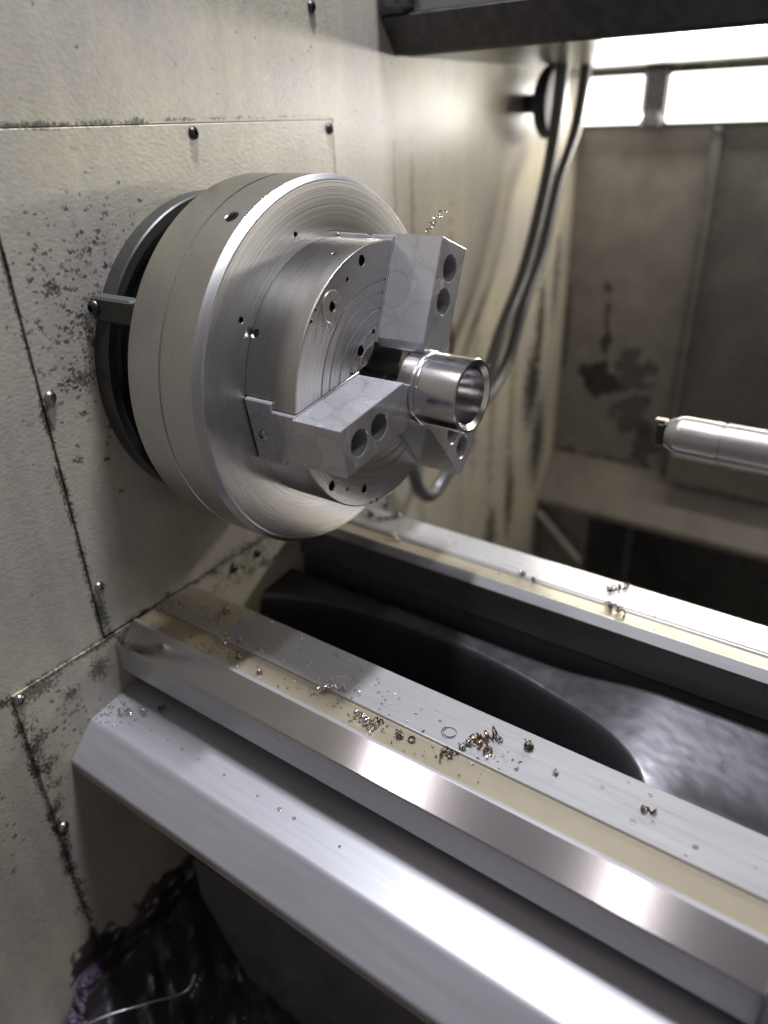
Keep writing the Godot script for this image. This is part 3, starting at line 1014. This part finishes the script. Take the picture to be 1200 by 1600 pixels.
func build_tray() -> void:
	var s := Soup.new()
	var nx := 60
	var nz := 40
	var bump := noise(8.0, 62, FastNoiseLite.TYPE_SIMPLEX_SMOOTH, 4)
	var H := func(i: int, j: int) -> Vector3:
		var x := lerpf(0.0016, 0.70, float(i) / nx)
		var z := lerpf(0.118, 0.50, float(j) / nz)
		return Vector3(x, -0.535 + bump.get_noise_2d(x * 8, z * 8) * 0.012 + 0.04 * exp(-x * 30.0), z)
	for i in nx:
		for j in nz:
			s.quad(H.call(i, j), H.call(i, j + 1), H.call(i + 1, j + 1), H.call(i + 1, j))
	var tray := setting("chip_tray", s, M["tray_sludge"], 60.0)
	part("side_chute", tube_plate([Vector3(0.0415, -0.4506, 0.15), Vector3(0.1127, -0.578, 0.15), Vector3(0.7, -0.60, 0.15), Vector3(0.7, -0.34, 0.15), Vector3(0.0415, -0.40, 0.15)], 0.003), M["rear_dark"], tray)
	part("painted_rim", bevel_box(Vector3(0.0014, -0.507, 0.262), Vector3(0.045, -0.497, 0.5), 0.002), M["rear_steel"], tray)
	# ridge of dried purple coolant at the edge of the tray
	var pts := curve_points([Vector3(0.012, -0.497, 0.275), Vector3(0.008, -0.488, 0.262), Vector3(0.006, -0.474, 0.253), Vector3(0.005, -0.468, 0.245), Vector3(0.006, -0.472, 0.236)], 0.003)
	var ridge := tube(pts, 0.007, 8, 0.35)
	for i in ridge.v.size():
		ridge.v[i] += Vector3(1, 1, 1) * bump.get_noise_3dv(ridge.v[i] * 9.0) * 0.007
	var res := thing("dried_residue", Vector3(0.008, -0.497, 0.26), "purple ridge of dried coolant at the tray corner, bottom left", "residue")
	part("ridge", ridge, M["purple_sludge"], res, 60.0)


func tube_plate(poly: Array, t: float) -> Soup:
	# flat plate in a plane of constant z, thickness t towards -z
	var s := Soup.new()
	var flat := PackedVector2Array()
	for p in poly: flat.append(Vector2(p.x, p.y))
	var z: float = poly[0].z
	var tr := Geometry2D.triangulate_polygon(flat)
	for zz in [z, z - t]:
		for i in range(0, tr.size(), 3):
			s.tri(Vector3(flat[tr[i]].x, flat[tr[i]].y, zz), Vector3(flat[tr[i + 1]].x, flat[tr[i + 1]].y, zz), Vector3(flat[tr[i + 2]].x, flat[tr[i + 2]].y, zz))
	for i in poly.size():
		var a: Vector2 = flat[i]
		var b: Vector2 = flat[(i + 1) % poly.size()]
		s.quad(Vector3(a.x, a.y, z), Vector3(b.x, b.y, z), Vector3(b.x, b.y, z - t), Vector3(a.x, a.y, z - t))
	return s


# ---------------------------------------------------------------- chuck
func build_chuck() -> void:
	var guard := thing("spindle_guard", Vector3(0, -0.114, 0), "dark ring guard on the tan wall behind the chuck", "guard ring")
	part("ring", lathe([Vector2(0.0003, 0.114), Vector2(0.0125, 0.114), Vector2(0.0135, 0.113), Vector2(0.0135, 0.1075), Vector2(0.0125, 0.1065), Vector2(0.0003, 0.1065)], 120, true), M["dark_steel"], guard)
	part("back_disc", lathe([Vector2(0.0003, 0.0), Vector2(0.0003, 0.1064), Vector2(0.002, 0.1064), Vector2(0.002, 0.0)], 90), M["dark_steel"], guard)
	var arm := part("key_block", bevel_box(Vector3(0.003, 0.046, 0.098), Vector3(0.043, 0.0615, 0.109), 0.0015), M["bracket_green"], guard)
	var o := part_mesh("bolt", mesh_of(dome_screw(0.005), 40.0), M["black_screw"], arm)
	o.position = Vector3(0.0075, 0.0545, 0.109) - guard.position - arm.position
	o.rotation.y = -PI / 2

	var chuck := thing("lathe_chuck", Vector3(X_BACK, -R_BODY, 0), "large turned steel three jaw chuck on the headstock", "chuck")
	part("adapter_plate", lathe([Vector2(0.003, 0), Vector2(0.003, 0.095), Vector2(X_BACK - 0.0002, 0.095), Vector2(X_BACK - 0.0002, 0)], 96), M["dark_steel"], chuck)
	part_mesh("body", drilled["body"], M["turned_steel"], chuck)
	for k in 3:
		var turn := Basis(Vector3.RIGHT, -TAU / 3.0 * k)
		for key in ["step_front", "step_back"]:
			var q := part_mesh("stepped_face", drilled[key], M["turned_steel"], chuck)
			q.basis = turn
	# plug set in the face between the upper and the near jaw
	var c := radial(deg_to_rad(-40.0)) * 0.0752
	var plug := lathe([Vector2(0, 0.0031), Vector2(0.0005, 0.0034), Vector2(0.0005, 0.0092), Vector2(0.0, 0.0096)], 40, true)
	var pl := Soup.new()
	pl.add(plug, Transform3D(Basis(), Vector3(X_STEP + 0.0001, c.y, c.z)))
	part("plug", pl, M["bar_steel"], chuck)
	# master jaws with end screws, and soft jaws with two counterbored holes
	var master := Soup.new()
	master.add(bevel_box(Vector3(X_FACE + 0.0008, 0.023, -0.0216), Vector3(0.1333, 0.0880, 0.0216), 0.0008))
	master.add(bevel_box(Vector3(0.1334, 0.023, -0.0166), Vector3(X_STEP + 0.0004, 0.0890, 0.0166), 0.0006))
	var mm := mesh_of(master, 20.0)
	var sm := mesh_of(dome_screw(0.0034), 40.0)
	var cap := mesh_of(lathe([Vector2(0, 0), Vector2(0, 0.0074), Vector2(0.006, 0.0074), Vector2(0.0068, 0.0066), Vector2(0.0068, 0.0036), Vector2(0.003, 0.0034), Vector2(0.003, 0)], 24), 30.0)
	for k in 3:
		var th := deg_to_rad(TH_A - 120.0 * k)
		var b := Basis(Vector3.RIGHT, -th)
		var mj := part_mesh("master_jaw", mm, M["milled_steel"], chuck)
		mj.basis = b
		var sc := part_mesh("screw", sm, M["screw_steel"], mj)
		sc.position = Vector3(0.1215, 0.0880, 0.002)
		sc.rotation.z = PI / 2
		var jw := part_mesh("jaw", drilled["jaw"], M["milled_steel"], chuck)
		jw.basis = b
		for r in [0.0748, 0.0546]:
			var cs := part_mesh("cap_screw", cap, M["black_screw"], jw)
			cs.position = Vector3(X_JAW - 0.0309, r, 0)


func build_workpiece_and_bar() -> void:
	var w := thing("pipe_workpiece", Vector3(0.19, -0.0235, 0), "shiny turned steel tube held in the chuck jaws", "tube")
	var r := 0.0235
	part("tube", lathe([Vector2(0.1765, r - 0.0004), Vector2(0.1770, r + 0.0001), Vector2(0.1866, r + 0.0001), Vector2(0.1872, r + 0.0007), Vector2(0.1884, r + 0.0007), Vector2(0.1893, r + 0.0003), Vector2(0.1898, r - 0.0008), Vector2(0.1908, r - 0.0009), Vector2(0.1914, r - 0.0002), Vector2(0.1920, r), Vector2(0.2185, r), Vector2(0.2193, r - 0.0007), Vector2(0.2193, r - 0.0020), Vector2(0.2172, 0.0182), Vector2(0.1765, 0.0181)], 128, true), M["turned_steel_bright"], w, 25.0)
	var bar := thing("boring_bar", Vector3(0.45, -0.0105, 0), "round steel boring bar reaching in from the right edge", "boring bar")
	part("shank", lathe([Vector2(0.3375, 0), Vector2(0.3375, 0.0072), Vector2(0.342, 0.0095), Vector2(0.345, 0.0105), Vector2(0.3650, 0.0105), Vector2(0.3653, 0.0099), Vector2(0.3661, 0.0099), Vector2(0.3664, 0.0105), Vector2(0.62, 0.0105), Vector2(0.62, 0)], 64), M["bar_steel"], bar)
	var tip := part("insert_seat", bevel_box(Vector3(0.3325, -0.006, -0.003), Vector3(0.3374, 0.007, 0.006), 0.001), M["black_screw"], bar)
	part("insert", bevel_box(Vector3(0.3312, 0.0072, 0.001), Vector3(0.3374, 0.0086, 0.0055), 0.0005), M["carbide_gold"], tip)


func build_hoses() -> void:
	var pts1 := [Vector3(0.05, 0.2025, -0.498), Vector3(0.05, 0.1405, -0.4885), Vector3(0.05, 0.0757, -0.4686), Vector3(0.05, -0.0031, -0.4288), Vector3(0.05, -0.053, -0.3851), Vector3(0.05, -0.0938, -0.3539), Vector3(0.045, -0.15, -0.325), Vector3(0.035, -0.200, -0.296), Vector3(0.03, -0.2276, -0.260), Vector3(0.03, -0.2128, -0.232), Vector3(0.03, -0.182, -0.2185), Vector3(0.025, -0.13, -0.21), Vector3(0.012, -0.10, -0.208), Vector3(0.0015, -0.09, -0.208)]
	var pts2 := [Vector3(0.05, 0.2025, -0.564), Vector3(0.05, 0.1392, -0.5484), Vector3(0.05, 0.0799, -0.506), Vector3(0.05, 0.005, -0.4716), Vector3(0.05, -0.0465, -0.4300), Vector3(0.05, -0.0800, -0.411), Vector3(0.05, -0.1000, -0.398), Vector3(0.05, -0.1187, -0.3753), Vector3(0.05, -0.1350, -0.342), Vector3(0.04, -0.155, -0.30), Vector3(0.02, -0.165, -0.27), Vector3(0.0015, -0.168, -0.262)]
	var h1 := thing("coolant_hose", Vector3(0.03, -0.2276, -0.26), "left of the two dark hoses, looping under the far jaw", "hose", "coolant hoses")
	part("hose", tube(curve_points(pts1, 0.006), 0.0076, 14), M["hose_rubber"], h1, 60.0)
	var h2 := thing("coolant_hose", Vector3(0.03, -0.165, -0.28), "right of the two dark hoses, bent sharply behind the tube", "hose", "coolant hoses")
	part("hose", tube(curve_points(pts2, 0.006), 0.0072, 14), M["hose_rubber"], h2, 60.0)
	var g := thing("wall_knob", Vector3(0, 0.13, -0.518), "dark round rubber knob on the wall behind the hoses", "knob")
	var kn := Soup.new()
	kn.add(lathe([Vector2(0.022, 0), Vector2(0.022, 0.034), Vector2(0.025, 0.0375), Vector2(0.033, 0.0375), Vector2(0.037, 0.034), Vector2(0.038, 0.02), Vector2(0.038, 0)], 40), Transform3D(Basis(), Vector3(0, 0.166, -0.518)))
	part("head", kn, M["navy_rubber"], g)
	var stem := Soup.new()
	stem.add(lathe([Vector2(-0.0004, 0), Vector2(-0.0004, 0.010), Vector2(0.0219, 0.010), Vector2(0.0219, 0)], 24), Transform3D(Basis(), Vector3(0, 0.166, -0.518)))
	part("stem", stem, M["black_rubber"], g)


# ---------------------------------------------------------------- chips
func chip(label: String, where: Vector3, turn: Vector3, pieces: Array) -> void:
	var o := Node3D.new()
	o.name = numbered("metal_chip")
	add_child(o)
	o.position = where
	o.rotation = turn
	tag(o, label, "metal chip", "chips lying in the machine")
	for p in pieces:
		var q := MeshInstance3D.new()
		q.name = "curl"
		q.mesh = mesh_of(p[0], 50.0)
		q.material_override = M[p[1]]
		o.add_child(q, true)
		q.position = p[2] if p.size() > 2 else Vector3.ZERO
		q.rotation = p[3] if p.size() > 3 else Vector3.ZERO


func crumbs(n: int, spread: float, size: float, mats: Array) -> Array:
	var out := []
	for i in n:
		var c := curl(rng.randf_range(0.7, 2.2), size * rng.randf_range(0.5, 1.0), size * rng.randf_range(0.5, 0.9), size * 0.28, rng.randf_range(-0.3, 0.3) * size)
		out.append([c, mats[rng.randi() % mats.size()], Vector3(rng.randfn(0, 0.5) * spread, size * rng.randf_range(0.5, 1.1), rng.randfn(0, 0.5) * spread * 0.7), Vector3(rng.randf() * TAU, rng.randf() * TAU, rng.randf() * 0.6)])
	return out


func film_piece(s: Soup, p: Vector3, u: Vector3, v: Vector3, h: Vector3) -> void:
	s.quad(p - u - v, p - u + v, p + v + h, p - v + h)
	s.quad(p - v + h, p + v + h, p + u + v, p + u - v)


func build_chips() -> void:
	var y := Y_WAY
	var yr := Y_WAY - 0.0022
	chip("straw coloured chip cluster on the shaded front way below the chuck", Vector3(0.0525, y, 0.083), Vector3.ZERO, crumbs(5, 0.005, 0.0016, ["chip_straw", "chip_brown", "chip_steel"]))
	chip("bright silver chip cluster beside a droplet on the shaded front way", Vector3(0.080, y, 0.105), Vector3.ZERO, crumbs(6, 0.005, 0.0013, ["chip_steel"]))
	chip("gold and silver chip cluster at the dark start of the oily strip", Vector3(0.1018, yr, 0.1153), Vector3.ZERO, crumbs(8, 0.005, 0.0015, ["chip_straw", "chip_steel", "chip_brown"]))
	chip("copper coloured chip just right of the gold cluster", Vector3(0.1252, yr, 0.1203), Vector3.ZERO, crumbs(4, 0.003, 0.0015, ["chip_straw", "chip_steel"]))
	var a := curl(9, 0.0012, 0.0028, 0.0005, 0.0015)
	chip("long thin silver chip lying across the way and oily strip", Vector3(0.176, y, 0.108), Vector3(0, 0.75, 0), [[a, "chip_steel", Vector3(0, 0.0015, 0)]] + crumbs(3, 0.004, 0.0016, ["chip_steel", "chip_dark"]))
	chip("silver coiled chip on the oily strip", Vector3(0.2135, yr, 0.1175), Vector3(0, -0.25, 0), [[curl(8, 0.0024, 0.0024, 0.0007), "chip_steel", Vector3(0, 0.0024, 0)], [curl(3, 0.002, 0.002, 0.0006), "chip_dark", Vector3(0.006, 0.002, -0.006), Vector3(0, 0.6, 0)]])
	chip("grey crumpled chip beside the silver coil on the oily strip", Vector3(0.2365, yr, 0.1155), Vector3.ZERO, crumbs(5, 0.003, 0.0018, ["chip_dark", "chip_steel"]))
	chip("small dark ring shaped chip alone on the oily strip", Vector3(0.2455, yr, 0.1135), Vector3(PI / 2, 0, 0), [[curl(1.2, 0.002, 0.0006, 0.0007), "chip_dark", Vector3(0, 0, -0.001), Vector3(0, PI / 2, 0)]])
	chip("dark chip cluster on the oily strip below the brown spirals", Vector3(0.2695, yr, 0.1110), Vector3.ZERO, crumbs(6, 0.005, 0.002, ["chip_dark", "chip_brown"]))
	chip("pair of brown spiral chips near the middle of the front way", Vector3(0.2790, y, 0.0955), Vector3.ZERO, [[curl(6, 0.0026, 0.0023, 0.0008), "chip_brown", Vector3(0.005, 0.0034, -0.006), Vector3(0, 0.95, 0.15)], [curl(4, 0.0022, 0.0024, 0.0008), "chip_straw", Vector3(0.008, 0.0024, 0.003), Vector3(0, -0.35, 0)], [curl(2, 0.0024, 0.002, 0.0008), "chip_straw", Vector3(-0.001, 0.003, 0.001), Vector3(0.4, 1.7, 0)], [curl(3, 0.0016, 0.0024, 0.0006), "chip_dark", Vector3(-0.003, 0.002, 0.007), Vector3(0, 1.3, 0)]])
	chip("thin wire loop chip left of the brown spirals", Vector3(0.262, y, 0.0975), Vector3(PI / 2, 0, 0), [[curl(1.6, 0.004, 0.0008, 0.0003), "chip_dark", Vector3(0, 0, -0.0006), Vector3(0, PI / 2, 0)]])
	chip("brown lump of chip right of the brown spirals", Vector3(0.3081, y, 0.0829), Vector3.ZERO, crumbs(5, 0.002, 0.0024, ["chip_brown", "chip_dark"]))
	chip("tiny pale chip further right on the front way", Vector3(0.3287, y, 0.0923), Vector3.ZERO, crumbs(2, 0.0015, 0.0016, ["chip_steel", "chip_straw"]))
	chip("flat brown chip at the right end of the front way", Vector3(0.3789, y, 0.0891), Vector3(0, 0.2, 0), [[curl(2.5, 0.0015, 0.003, 0.0009), "chip_brown", Vector3(0, 0.0015, 0)]])
	chip("tiny dark crumb beside the brown spirals", Vector3(0.2905, y, 0.0880), Vector3.ZERO, crumbs(1, 0.001, 0.0018, ["chip_dark"]))
	# rear way
	chip("dark wavy chip at the left end of the rear way", Vector3(0.056, y, -0.103), Vector3(0, -0.2, 0), [[curl(2.2, 0.0018, 0.007, 0.0012), "chip_dark", Vector3(0, 0.002, 0)]])
	chip("dark twisted chip lying across the left end of the rear way", Vector3(0.074, y, -0.106), Vector3(0, 0.9, 0), [[curl(8, 0.0017, 0.0027, 0.0008), "chip_dark", Vector3(0, 0.0018, 0)], [curl(3, 0.0014, 0.002, 0.0006), "chip_steel", Vector3(0.012, 0.0022, 0)]])
	chip("tan bent strip chip at the edge of the rear way", Vector3(0.1017, y - 0.0012, -0.0785), Vector3(0, -0.35, 0), [[curl(0.7, 0.0022, 0.020, 0.0011), "chip_straw", Vector3(0, 0.003, 0)]])
	chip("white crumpled chip at the groove of the rear way", Vector3(0.2222, y, -0.0854), Vector3.ZERO, crumbs(7, 0.004, 0.0018, ["chip_steel"]))
	chip("tiny brown chip right of the white chip on the rear way", Vector3(0.234, y, -0.0835), Vector3.ZERO, crumbs(2, 0.001, 0.0018, ["chip_brown"]))
	chip("dark coil chip lying across the rear way", Vector3(0.2945, y, -0.1065), Vector3(0, 0.85, 0), [[curl(10, 0.0019, 0.0021, 0.0007), "chip_dark", Vector3(0, 0.002, 0)]])
	chip("brown and silver chip cluster in the groove of the rear way", Vector3(0.2985, y, -0.0800), Vector3(0, -0.3, 0), [[curl(5, 0.002, 0.0035, 0.0008), "chip_brown", Vector3(0.004, 0.002, 0)]] + crumbs(5, 0.005, 0.0018, ["chip_steel", "chip_dark"]))
	# on the jaw and cover
	chip("thin silver spiral chip hanging behind the upper jaw", Vector3(0.150, 0.0835, -0.066), Vector3.ZERO, [[curl(13, 0.0016, 0.0026, 0.0005, 0.004), "chip_steel", Vector3.ZERO, Vector3(0, 0.25, 1.1)]])
	chip("silver curl at the wall end of the stainless cover", Vector3(0.022, -0.2318, 0.165), Vector3(0, 0.5, 0), [[curl(4, 0.0015, 0.003, 0.0005), "chip_steel", Vector3(0, 0.002, 0)]])
	chip("grey crumpled chip beside the silver curl on the cover", Vector3(0.036, -0.2305, 0.158), Vector3.ZERO, crumbs(4, 0.003, 0.0016, ["chip_dark", "chip_steel"]))
	chip("dark chip in the shade of the way on the cover", Vector3(0.046, -0.2295, 0.150), Vector3.ZERO, crumbs(3, 0.003, 0.0018, ["chip_dark"]))
	# tray
	var wire := curve_points([Vector3(0.012, -0.494, 0.282), Vector3(0.03, -0.488, 0.255), Vector3(0.05, -0.492, 0.225), Vector3(0.066, -0.497, 0.200), Vector3(0.066, -0.49, 0.188)], 0.004)
	var ws := thing("wire_strand", Vector3(0.03, -0.498, 0.25), "long bright wire like chip in the dark tray", "wire")
	part("strand", tube(wire, 0.0011, 6, 0.5), M["chip_steel"], ws, 60.0)
	chip("small beaded silver chip in the dark tray", Vector3(0.062, -0.515, 0.185), Vector3(0, 1.9, 0), [[curl(9, 0.0013, 0.0028, 0.0005), "chip_steel", Vector3(0, 0.004, 0)]])
	# dark wet oil film on the wall end of the front way
	var n := noise(60.0, 91, FastNoiseLite.TYPE_SIMPLEX_SMOOTH, 3)
	var film := Soup.new()
	var mid := Vector3(0.036, y + 0.0004, 0.089)
	var rim := []
	for k in 72:
		var an := TAU * k / 72.0
		var q := Vector2(cos(an), sin(an))
		var e := 1.0 / pow(pow(absf(q.x), 4.0) + pow(absf(q.y), 4.0), 0.25)
		var grow := 1.0 + 0.30 * n.get_noise_2d(q.x * 0.008, q.y * 0.008)
		rim.append(Vector3(clampf(mid.x + q.x * e * 0.038 * grow, 0.002, 0.2), y + 0.00005, clampf(mid.z + q.y * e * 0.024 * grow, 0.0712, 0.1064)))
	for k in 72:
		var p0: Vector3 = rim[k]
		var p1: Vector3 = rim[(k + 1) % 72]
		var i0 := p0.lerp(mid, 0.06); i0.y = mid.y
		var i1 := p1.lerp(mid, 0.06); i1.y = mid.y
		film.quad(p0, i0, i1, p1)
		film.tri(i0, mid, i1)
	var ol := thing("oil_film", Vector3(0.045, y, 0.089), "wet oil film with flakes on the wall end of the front way", "oil film")
	part("film", film, M["clear_oil"], ol, 60.0)
	var low := Soup.new()
	var edge := []
	for k in 13: edge.append(Vector3(0.086 + 0.018 * n.get_noise_1d(k * 0.004) - 0.0011 * k, yr + 0.0008, lerpf(0.1078, 0.1253, k / 12.0)))
	for k in 12:
		var p0: Vector3 = edge[k]
		var p1: Vector3 = edge[k + 1]
		low.quad(Vector3(0.002, p0.y, p0.z), p0, p1, Vector3(0.002, p1.y, p1.z))
		low.quad(p0, Vector3(p0.x + 0.002, yr + 0.0001, p0.z), Vector3(p1.x + 0.002, yr + 0.0001, p1.z), p1)
	part("film", low, M["clear_oil"], ol, 60.0)
	# fines: tiny flakes and slivers swept into the corners
	var fin := Soup.new()
	for k in 400:
		var p := Vector3.ZERO
		var pick := k % 10
		if pick < 4: p = Vector3(absf(rng.randfn(0.03, 0.04)) + 0.004, y + 0.0006, clampf(rng.randfn(0.10, 0.018), 0.073, 0.125))
		elif pick < 6: p = Vector3(rng.randf_range(0.02, 0.30), y - 0.0018, rng.randf_range(0.109, 0.124))
		elif pick < 7: p = Vector3(absf(rng.randfn(0.0, 0.012)) + 0.004, 0, rng.randf_range(0.150, 0.180))
		elif pick < 8: p = Vector3(rng.randf_range(0.05, 0.34), y + 0.0003, rng.randf_range(-0.116, -0.07))
		elif pick < 9: p = Vector3(rng.randf_range(0.18, 0.32), y + 0.0003, clampf(rng.randfn(0.098, 0.008), 0.073, 0.106))
		else: p = Vector3(rng.randf_range(0.01, 0.12), -0.51, rng.randf_range(0.16, 0.28))
		if pick == 6: p.y = -0.2265 - 0.0095 * (p.z - 0.119) / 0.061 + 0.0003
		var l := rng.randf_range(0.0004, 0.0013)
		var b := Basis.from_euler(Vector3(rng.randf_range(-0.6, 0.6), rng.randf() * TAU, rng.randf_range(-0.6, 0.6)))
		var u := b * Vector3(l, 0, 0)
		var v := b * Vector3(0, 0, l * 0.4)
		var h := b * Vector3(0, l * 0.3, 0)
		film_piece(fin, p, u, v, h)
	var fm := MeshInstance3D.new()
	fm.name = "swarf_fines"
	fm.mesh = mesh_of(fin, 20.0)
	fm.material_override = M["chip_fines"]
	add_child(fm)
	fm.set_meta("kind", "stuff")
	tag(fm, "tiny metal flakes scattered over the ways, cover and tray", "metal flakes")
	# coolant droplets on the ways
	var drop := Soup.new()
	for k in 90:
		var p := Vector3.ZERO
		if k < 45: p = Vector3(rng.randf_range(0.06, 0.24), y, rng.randf_range(0.074, 0.105))
		elif k < 60: p = Vector3(rng.randf_range(0.24, 0.44), y, rng.randf_range(0.074, 0.105))
		elif k < 80: p = Vector3(rng.randf_range(0.08, 0.42), y, rng.randf_range(-0.115, -0.088))
		else: p = Vector3(rng.randf_range(0.02, 0.3), -0.2335, 0.165)
		if k >= 80: p.y = -0.2265 - 0.0095 * (p.z - 0.119) / 0.061
		var r := rng.randf_range(0.0006, 0.0016) * (1.5 if k % 9 == 0 else 1.0)
		var d := lathe([Vector2(0, 0), Vector2(0, r), Vector2(r * 0.16, r * 0.9), Vector2(r * 0.3, r * 0.6), Vector2(r * 0.36, 0)], 12)
		drop.add(d, Transform3D(Basis(Vector3.BACK, PI / 2), p + Vector3(0, 0.00005, 0)))
	var dr := MeshInstance3D.new()
	dr.name = "coolant_droplets"
	dr.mesh = mesh_of(drop, 60.0)
	dr.material_override = M["coolant"]
	add_child(dr)
	dr.set_meta("kind", "stuff")
	tag(dr, "small clear coolant droplets on the steel ways", "droplets")
